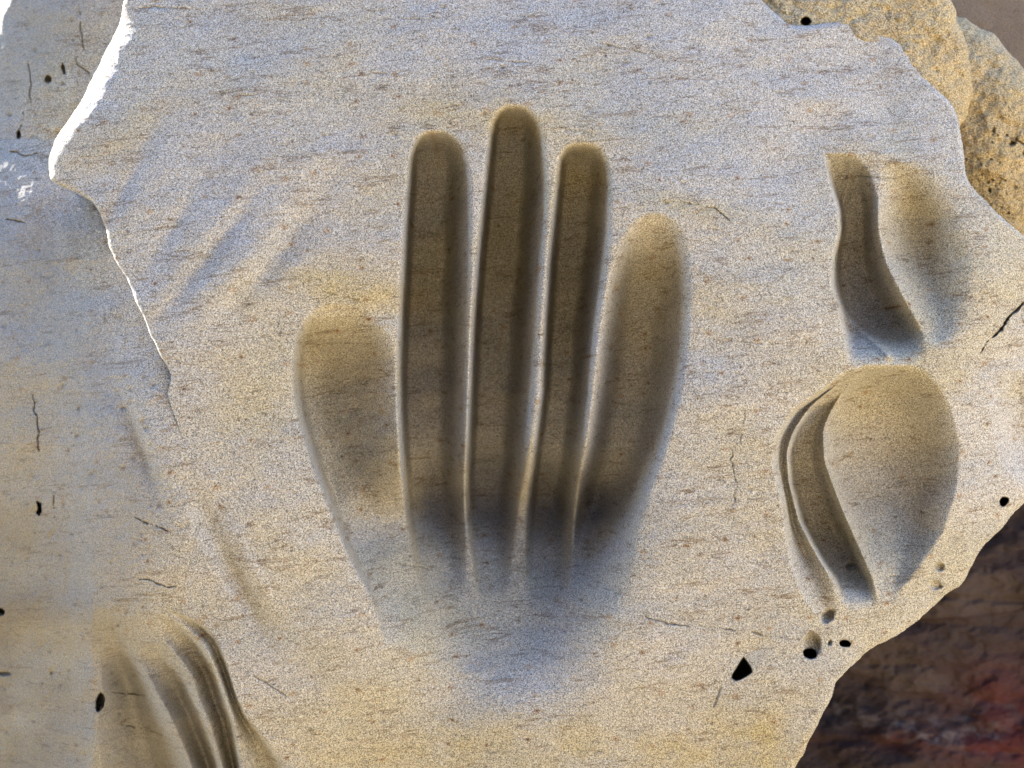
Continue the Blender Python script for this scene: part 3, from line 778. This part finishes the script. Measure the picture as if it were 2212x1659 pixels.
def boulder_h(U, V):
    return -240 - 120 * ((U - 2130) / 240) ** 2 - 60 * ((V - 330) / 300) ** 2 + 26 * fbm(U, V, 110, 721, 4) + 7 * fbm(U, V, 18, 725, 3)
def boulder_x(R):
    R.ochre += .6 * gauss(R.U, R.V, 2160, 330, 90, 120)
    r2 = np.random.RandomState(8)
    for k in range(48):
        cu, cv = r2.normal(2165, 36), r2.normal(375, 70); a = r2.uniform(1.2, 3.2) if r2.rand() < .88 else r2.uniform(4, 6)
        R.pit(ell(cu, cv, a, a * r2.uniform(.8, 1.9), r2.uniform(0, 90), 8), r2.uniform(4, 22), 730 + k, 4, 2.2, 0, .25)
    R.crack([(2165, 285), (2200, 305), (2240, 330)], 4, 10, 728)
rock("rounded_boulder", [(1960, 40), (2040, 25), (2075, 40), (2114, 54), (2159, 85), (2189, 115), (2214, 147), (2260, 230), (2300, 400), (2320, 620), (2160, 640), (2000, 560), (1940, 300)],
     (1930, 2340, 10, 660), 2.2, boulder_h, M_yel, "rounded yellow boulder pocked with small pits, right of the yellow ledge", extra=boulder_x, fil=40)

def far_h(U, V): return -560 - 0.1 * (U - 2200) + 14 * fbm(U, V, 160, 741, 3) + 2 * fbm(U, V, 30, 744, 2)
rock("background_rock", [(1700, -520), (1800, 700), (2700, 700), (2700, -520)], (1690, 2710, -530, 710), 5.0, far_h, M_far, "smooth pinkish brown rock blurred in the top right corner, behind the boulder", fil=20)

# dark banded rock, lower right
mr = bpy.data.materials.new("dark_red_rock"); mr.use_nodes = True
t = mr.node_tree; N = t.nodes; L = t.links; bs = N["Principled BSDF"]; bs.inputs["Roughness"].default_value = .95; bs.inputs["Specular IOR Level"].default_value = .1
co = N.new("ShaderNodeTexCoord"); mp = N.new("ShaderNodeMapping"); mp.inputs["Rotation"].default_value = (0, math.radians(-4), 0); mp.inputs["Scale"].default_value = (1, 1, 4); L.new(co.outputs["Object"], mp.inputs[0])
n1 = N.new("ShaderNodeTexNoise"); n1.inputs["Scale"].default_value = 6; n1.inputs["Detail"].default_value = 6; n1.inputs["Roughness"].default_value = .62; n1.inputs["Distortion"].default_value = .5; L.new(mp.outputs[0], n1.inputs["Vector"])
cr = N.new("ShaderNodeValToRGB"); L.new(n1.outputs["Fac"], cr.inputs[0])
e = cr.color_ramp.elements; e[0].position = .30; e[0].color = (.024, .017, .018, 1); e[1].position = .72; e[1].color = (.050, .036, .033, 1)
for ps, cl in ((.42, (.027, .0195, .020)), (.50, (.034, .024, .022)), (.55, (.030, .019, .019)), (.62, (.044, .032, .029))):
    x = e.new(ps); x.color = (*cl, 1)
def attr_mix(an, colr, prev):
    a = N.new("ShaderNodeAttribute"); a.attribute_name = an
    x = N.new("ShaderNodeMix"); x.data_type = 'RGBA'; L.new(a.outputs["Fac"], x.inputs[0]); L.new(prev, x.inputs[6]); x.inputs[7].default_value = (*colr, 1); return x.outputs[2]
c = attr_mix("ochre", (.050, .014, .013), cr.outputs[0]); c = attr_mix("dirt", (.012, .009, .010), c); c = attr_mix("pale", (.085, .07, .07), c)
L.new(c, bs.inputs["Base Color"])
bp = N.new("ShaderNodeBump"); bp.inputs["Strength"].default_value = .6; bp.inputs["Distance"].default_value = .004; L.new(n1.outputs["Fac"], bp.inputs["Height"]); L.new(bp.outputs[0], bs.inputs["Normal"])

R = Field(axis(1500, 1600, 2300, 2900, 3.0), axis(900, 1000, 1720, 2300, 3.0))
U, V = R.U, R.V
R.h = -760 + 70 * fbm(U, V * 1.7, 260, 801, 3) + 22 * fbm(U, V * 2, 70, 805, 4) + 5 * fbm(U, V, 16, 808, 3) - 160 * sstep(1300, 1000, V) + 90 * sstep(1480, 1640, V - 0.05 * (U - 1900))
for vv, dp in ((1290, 16), (1345, 10), (1430, 8), (1610, 9)): R.h -= dp * np.exp(-((V - vv - 0.03 * (U - 1900) - 14 * fbm(U, V * 0, 160, int(vv), 2)) / 8) ** 2)
R.ochre = np.clip(0.9 * gauss(U, V, 2210, 1590, 110, 90) + .5 * gauss(U, V, 1990, 1605, 170, 20, 4) + .4 * gauss(U, V, 2150, 1500, 60, 40), 0, 1) * np.clip(.8 + fbm(U, V, 50, 811, 3), 0, 1)
R.dirt = 0.7 * np.clip(1.2 * gauss(U, V, 1810, 1540, 40, 60, -40) + .5 * gauss(U, V, 1800, 1640, 60, 40), 0, 1)
pale = np.clip(0.9 * gauss(U, V, 1960, 1570, 130, 22, 10) + .4 * gauss(U, V, 2130, 1560, 60, 40), 0, 1) * np.clip(fbm(U, V * 2, 26, 821, 3) * 1.6 + .1, 0, 1)
P = to_world(U, V, R.h); cell = np.ones((U.shape[0] - 1, U.shape[1] - 1), bool)
tag(mesh_from_grid("banded_rock", P, grid_normals(P), cell, mr, {"ochre": R.ochre, "dirt": R.dirt, "pale": pale}), "dark maroon banded rock in deep shade below the slab's lower right edge", "rock")

# ------------------------------------------------------------------ ground: sunlit sand with an unseen slope added on the right to bounce light, plus the added light-blocking cliff behind everything
ms = bpy.data.materials.new("sand"); ms.use_nodes = True
t = ms.node_tree; N = t.nodes; L = t.links; bs = N["Principled BSDF"]; bs.inputs["Roughness"].default_value = .95
co = N.new("ShaderNodeTexCoord"); n1 = N.new("ShaderNodeTexNoise"); n1.inputs["Scale"].default_value = 3; n1.inputs["Detail"].default_value = 8; L.new(co.outputs["Object"], n1.inputs["Vector"])
cr = N.new("ShaderNodeValToRGB"); cr.color_ramp.elements[0].color = (.42, .325, .17, 1); cr.color_ramp.elements[1].color = (.55, .45, .26, 1); L.new(n1.outputs["Fac"], cr.inputs[0]); L.new(cr.outputs[0], bs.inputs["Base Color"])
gx = np.concatenate([-np.geomspace(60, .5, 40), np.linspace(-.45, .45, 10), np.geomspace(.5, 60, 60)])
gy = np.concatenate([-np.geomspace(60, .5, 60), np.linspace(-.45, .45, 10), np.geomspace(.5, 60, 30)])
GX, GY = np.meshgrid(gx, gy)
GZ = -1.1 + 0.06 * fbm(GX, GY, 1.3, 901, 4) + 1.9 * sstep(1.3, 4.2, GX - 0.25 * (GY + 1)) * (1 + .15 * fbm(GX, GY, 1.1, 905, 4)) + 0.9 * sstep(3.0, 8, -GY)
P = np.stack([GX, GY, GZ], -1)[::-1]
cell = np.ones((P.shape[0] - 1, P.shape[1] - 1), bool)
g = mesh_from_grid("ground", P, None, cell, ms, {})
g["kind"] = "structure"; g["label"] = "sunlit warm sand with an unseen slope added to bounce light"

# unseen dark wall added in front and to the left, cutting frontal light
a_ = np.linspace(math.radians(200), math.radians(298), 90); zz = np.linspace(-1.3, 2.6, 60)
AA, ZZ = np.meshgrid(a_, zz[::-1])
RR = 2.1 + .16 * fbm(AA * 6, ZZ * 3, 1.5, 961, 4) + .25 * np.maximum(ZZ, 0)
P = np.stack([RR * np.cos(AA), RR * np.sin(AA), ZZ], -1)
cell = np.ones((P.shape[0] - 1, P.shape[1] - 1), bool)
g = mesh_from_grid("blocker_wall", P, None, cell, M_blocker, {"ochre": AA * 0, "dirt": AA * 0})
g["kind"] = "structure"; g["label"] = "unseen dark wall added to block light from the front"

# unseen cliff added behind the rocks against stray light
cx = np.linspace(-2.2, 1.8, 150); cz = np.linspace(-1.3, 0.55, 70)
CX, CZ = np.meshgrid(cx, cz[::-1])
CY = 0.36 + 0.05 * fbm(CX * 10, CZ * 10, 4, 951, 4)
CY = CY + 0.25 * sstep(.35, .6, CZ)
CZ = np.where(CX < -0.55, -1.3 + (CZ + 1.3) * (1 - 0.14 * sstep(-.55, -.8, CX)), CZ)
P = np.stack([CX, CY, CZ], -1)
cell = np.ones((P.shape[0] - 1, P.shape[1] - 1), bool)
# unseen terrain added to block light leaking in from behind
g = mesh_from_grid("blocker_cliff", P, None, cell, M_far, {"ochre": CX * 0, "dirt": CX * 0})
g["kind"] = "structure"; g["label"] = "unseen brown cliff added behind the rocks to block light"
